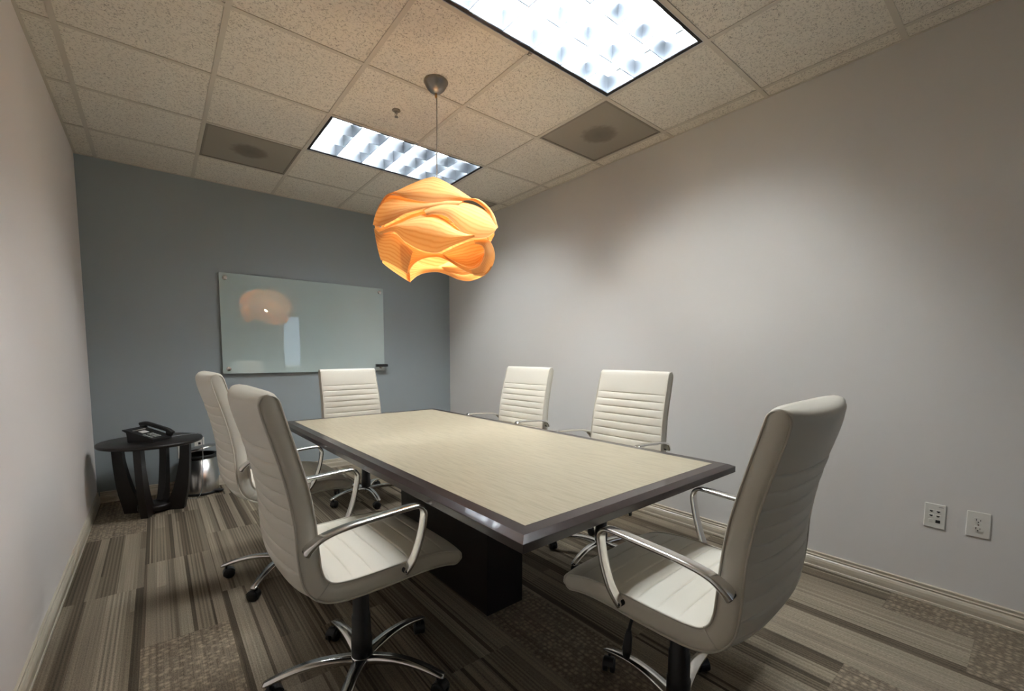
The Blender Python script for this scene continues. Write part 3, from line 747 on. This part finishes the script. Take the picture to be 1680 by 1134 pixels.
# ================================================================== WALL PLATES
def plate(t, w, h, parent=None):
    mb = MB(); mb.box(-w/2, w/2, -0.006, 0, -h/2, h/2); return mb.build('cover_plate', M['plate'], t, bevel=0.003, seg=3)
def outlet(t):
    plate(t, 0.076, 0.117)
    for z in (0.0195, -0.0195):
        mb = MB(); poly = [(0.0172*math.cos(a)*1.0, max(-0.0125, min(0.0125, 0.0172*math.sin(a)))) for a in [2*PI*i/28 for i in range(28)]]
        mb.prism([(x, y+z) for x, y in poly], 0.004, 0.0085, M4=Matrix.Rotation(R(90), 4, 'X')); so = mb.build('socket', M['plate'], t, bevel=0.0006)
        mb = MB(); mb.box(-0.0075, -0.0053, -0.0088, -0.006, z-0.001, z+0.008); mb.box(0.0053, 0.0075, -0.0088, -0.006, z-0.001, z+0.006)
        mb.lathe([(0.0026, 0.006), (0.0026, 0.0088)], n=12, M4=Matrix.Translation((0, 0, z-0.0065)) @ Matrix.Rotation(R(90), 4, 'X')); mb.build('slot', M['slot'], so)
    mb = MB(); mb.lathe([(0.003, 0.005), (0.003, 0.007)], n=12, M4=Matrix.Rotation(R(90), 4, 'X')); mb.build('screw', M['steel'], t)
po = thing('power_outlet', 'white two-socket power outlet low on the right wall', 'outlet', (W, 0.154, 0.434), R(-90)); outlet(po)
# rotation: local -y points into the room
dp = thing('data_plate', 'white data jack plate low on the right wall, left of the power outlet', 'wall plate', (W, 0.297, 0.434), R(-90))
plate(dp, 0.074, 0.117)
for i, (x, z) in enumerate(((-0.012, 0.022), (0.012, 0.022), (-0.012, 0.0), (0.012, 0.0))):
    mb = MB(); mb.box(x-0.009, x+0.009, -0.0075, -0.005, z-0.0085, z+0.0085); j = mb.build('jack', M['plate'], dp, bevel=0.0008)
    mb = MB(); mb.box(x-0.0058, x+0.0058, -0.0079, -0.0070, z-0.001, z+0.0035); mb.box(x-0.003, x+0.003, -0.0079, -0.0070, z-0.004, z-0.001); mb.build('port', M['slot'], j)
mb = MB(); mb.box(0.004, 0.020, -0.0078, -0.005, -0.032, -0.018); mb.build('black_jack', M['slot'], dp)
mb = MB(); mb.box(-0.021, -0.004, -0.0072, -0.005, -0.033, -0.017); mb.build('blank_insert', M['plate'], dp, bevel=0.0008)
mb = MB(); mb.box(0.012, 0.028, -0.0064, -0.0058, 0.044, 0.0475); mb.build('printed_mark', M['key'], dp)
# rear wall
p2 = thing('wall_jack', 'small white wall jack behind the side table, with the phone cord plugged in', 'wall plate', (0.683, YB, 0.398))
plate(p2, 0.072, 0.117); mb = MB(); mb.box(-0.009, 0.009, -0.0082, -0.005, -0.004, 0.016); mb.build('jack', M['slot'], p2)
p3 = thing('power_outlet', 'white wall outlet under the side table top, left of the wall jack', 'outlet', (0.565, YB, 0.345)); outlet(p3)

# ================================================================== SIDE TABLE
SX, SY, SZ, SR = 0.362, 4.258, 0.55, 0.318
st = thing('side_table', 'round black wooden side table with curved legs in the left corner, the phone on it', 'side table', (SX, SY, 0))
mb = MB(); mb.lathe([(0.0, SZ-0.026), (SR-0.012, SZ-0.026), (SR-0.003, SZ-0.022), (SR, SZ-0.014), (SR-0.001, SZ-0.004), (SR-0.006, SZ), (0.0, SZ)], n=72); mb.build('tabletop', M['black_wood'], st)
for k in range(4):
    a = R(-110+90*k)
    outer = spline([(0.245, SZ-0.027, 0), (0.242, 0.42, 0), (0.235, 0.30, 0), (0.222, 0.17, 0), (0.200, 0.06, 0), (0.188, 0.0, 0)], 5)
    inner = spline([(0.070, 0.0, 0), (0.075, 0.055, 0), (0.100, 0.10, 0), (0.130, 0.18, 0), (0.157, 0.29, 0), (0.176, 0.40, 0), (0.184, SZ-0.027, 0)], 5)
    poly = [(p.x, p.y) for p in outer]+[(p.x, p.y) for p in inner]
    mb = MB(); mb.prism(poly, -0.0225, 0.0225, M4=Matrix.Rotation(a, 4, 'Z') @ Matrix.Rotation(R(90), 4, 'X'))
    mb.build('leg', M['black_wood'], st, bevel=0.0025)
mb = MB(); mb.lathe([(0.0, 0.018), (0.105, 0.018), (0.108, 0.022), (0.108, 0.055), (0.105, 0.059), (0, 0.059)], n=40); mb.build('centre_block', M['black_wood'], st)

# ================================================================== TELEPHONE
ph = thing('desk_telephone', 'black desk telephone with grey keys and white paper label on the side table', 'telephone', (0.335, 4.235, SZ+0.0005), R(-38))
# local: +x towards the user (low end), -y the photographer's side, handset on +y
prof = [(0.105, 0.0), (0.105, 0.022), (-0.085, 0.088), (-0.112, 0.094), (-0.118, 0.086), (-0.088, 0.070), (-0.080, 0.0)]
mb = MB(); mb.prism(prof, -0.075, 0.105, M4=Matrix.Translation((0, 0.03, 0)) @ Matrix.Rotation(R(90), 4, 'X')); mb.build('body', M['blackp'], ph, bevel=0.004, seg=3)
sl = math.atan2(0.066, 0.19)
PT = Matrix.Translation((0.105, 0, 0.0225)) @ Matrix.Rotation(PI, 4, 'Z') @ Matrix.Rotation(-sl, 4, 'Y')   # plane of the key deck: local x up-slope
def deck(mb, x0, x1, y0, y1, h, mi=0): mb.box(x0, x1, y0, y1, 0.0, h, mi, M4=PT)
mb = MB(); deck(mb, 0.115, 0.150, -0.030, 0.030, 0.0018); mb.build('paper_label', M['paper'], ph)
mb = MB()
for r_ in range(4):
    for c_ in range(3): deck(mb, 0.026+r_*0.018, 0.038+r_*0.018, 0.014-c_*0.021-0.007, 0.014-c_*0.021+0.009, 0.004)
mb.build('dial_keys', M['key'], ph, bevel=0.001)
mb = MB()
for r_ in range(4):
    deck(mb, 0.026+r_*0.018, 0.037+r_*0.018, 0.040, 0.062, 0.004)
for c_ in range(5): deck(mb, 0.166, 0.178, 0.055-c_*0.024-0.018, 0.055-c_*0.024, 0.004)
mb.build('function_keys', M['key'], ph, bevel=0.001)
# handset lying along the slope on the far side (+y)
hx = [(0.120, 0.085, 0.040), (0.085, 0.085, 0.064), (0.04, 0.085, 0.080), (-0.03, 0.085, 0.103), (-0.08, 0.085, 0.117), (-0.118, 0.085, 0.112)]
HY = 0.098
mb = MB(); mb.sweep(spline([(x, HY, z) for x, y, z in hx], 6), rrect(0.042, 0.026, 0.011, 4), wide=(0, 1, 0))
for (x, z) in ((0.098, 0.046), (-0.095, 0.104)):
    mb.lathe([(0.020, -0.026), (0.024, -0.018), (0.025, 0.0), (0.02, 0.008)], n=24, M4=Matrix.Translation((x, HY, z)) @ Matrix.Rotation(sl, 4, 'Y'))
mb.build('handset', M['blackp'], ph)
# phone cord over the table edge to the wall jack
cd = MB(); ct = Vector
pathc = [(0.45, 4.27, SZ+0.006), (0.53, 4.33, SZ+0.0045), (0.59, 4.335, SZ+0.0045), (0.635, 4.34, SZ+0.0045), (0.668, 4.352, SZ+0.004), (0.6785, 4.36, SZ-0.02), (0.682, 4.37, SZ-0.12), (0.678, 4.385, 0.25), (0.665, 4.39, 0.08), (0.63, 4.40, 0.004), (0.56, 4.46, 0.004), (0.50, 4.60, 0.004), (0.49, 4.70, 0.02), (0.51, 4.722, 0.10), (0.60, 4.735, 0.24), (0.655, 4.735, 0.33), (0.680, YB-0.0095, 0.395)]
cd.sweep(spline(pathc, 6), circle(0.0026, 8)); tag(cd.build('phone_cord', M['greycord']), 'thin grey phone cord running over the side table edge to the wall jack', 'cord')

# ================================================================== STEP BIN
bn = thing('pedal_bin', 'small stainless steel pedal bin with raised lid, behind the side table', 'trash can', (0.672, 4.585, 0), R(-37))
mb = MB(); mb.lathe([(0.134, 0.0), (0.136, 0.004), (0.136, 0.018), (0.131, 0.022)], n=48); mb.build('base_ring', M['blackp'], bn)
mb = MB(); mb.lathe([(0.130, 0.020), (0.130, 0.318), (0.1285, 0.318), (0.1285, 0.024)], n=64, cap=False); mb.build('body', M['steel'], bn)
mb = MB(); mb.lathe([(0.131, 0.312), (0.134, 0.316), (0.134, 0.334), (0.128, 0.340), (0.112, 0.338), (0.110, 0.30)], n=48, cap=False); mb.build('rim', M['blackp'], bn)
mb = MB(); mb.lathe([(0.0, 0.03), (0.116, 0.03), (0.122, 0.31), (0.118, 0.31), (0.112, 0.034), (0.0, 0.034)], n=40); mb.build('inner_bucket', M['blackp'], bn)
LT = Matrix.Translation((-0.132, 0, 0.342)) @ Matrix.Rotation(R(-14), 4, 'Y') @ Matrix.Translation((0.132, 0, 0))
mb = MB(); mb.lathe([(0.130, 0.0), (0.131, 0.008), (0.122, 0.018), (0.08, 0.032), (0.0, 0.038)], n=48, M4=LT, cap=False); mb.lathe([(0.0, 0.006), (0.128, 0.001)], n=48, M4=LT, cap=False)
ld = mb.build('lid', M['steel'], bn)
mb = MB(); mb.box(-0.150, -0.128, -0.03, 0.03, 0.30, 0.352); mb.build('hinge', M['blackp'], bn, bevel=0.004)
mb = MB(); mb.prism([(0.125, -0.028), (0.165, -0.028), (0.18, -0.016), (0.183, 0.0), (0.18, 0.016), (0.165, 0.028), (0.125, 0.028)], 0.012, 0.024); mb.build('pedal', M['blackp'], bn, bevel=0.003)

# ================================================================== LIGHT, WORLD, CAMERA
wd = bpy.data.worlds.new('world'); SC.world = wd; wd.use_nodes = True
wd.node_tree.nodes['Background'].inputs['Color'].default_value = (0.5, 0.55, 0.6, 1); wd.node_tree.nodes['Background'].inputs['Strength'].default_value = 0.05

cam = bpy.data.cameras.new('camera'); co = bpy.data.objects.new('camera', cam); COL.objects.link(co); SC.camera = co
yaw, pit, rol = R(39.07008), R(-4.32764), R(0.147863)
f = Vector((math.sin(yaw)*math.cos(pit), math.cos(yaw)*math.cos(pit), math.sin(pit))); rt = Vector((math.cos(yaw), -math.sin(yaw), 0)); up = rt.cross(f)
rt2 = rt*math.cos(rol)+up*math.sin(rol); up2 = -rt*math.sin(rol)+up*math.cos(rol)
mt = Matrix((rt2, up2, -f)).transposed().to_4x4(); mt.translation = Vector((0.41533, 0.0, 1.1985)); co.matrix_world = mt
cam.sensor_fit = 'HORIZONTAL'; cam.sensor_width = 36; cam.lens = 714.4076/1680*36
cam.shift_x = (840-836.8865)/1680; cam.shift_y = (636.8775-567)/1680; cam.clip_start = 0.02; cam.clip_end = 50

vs_ = SC.view_settings; vs_.view_transform = 'Standard'; vs_.look = 'None'; vs_.exposure = 1.0; vs_.gamma = 1.0; vs_.use_curve_mapping = False
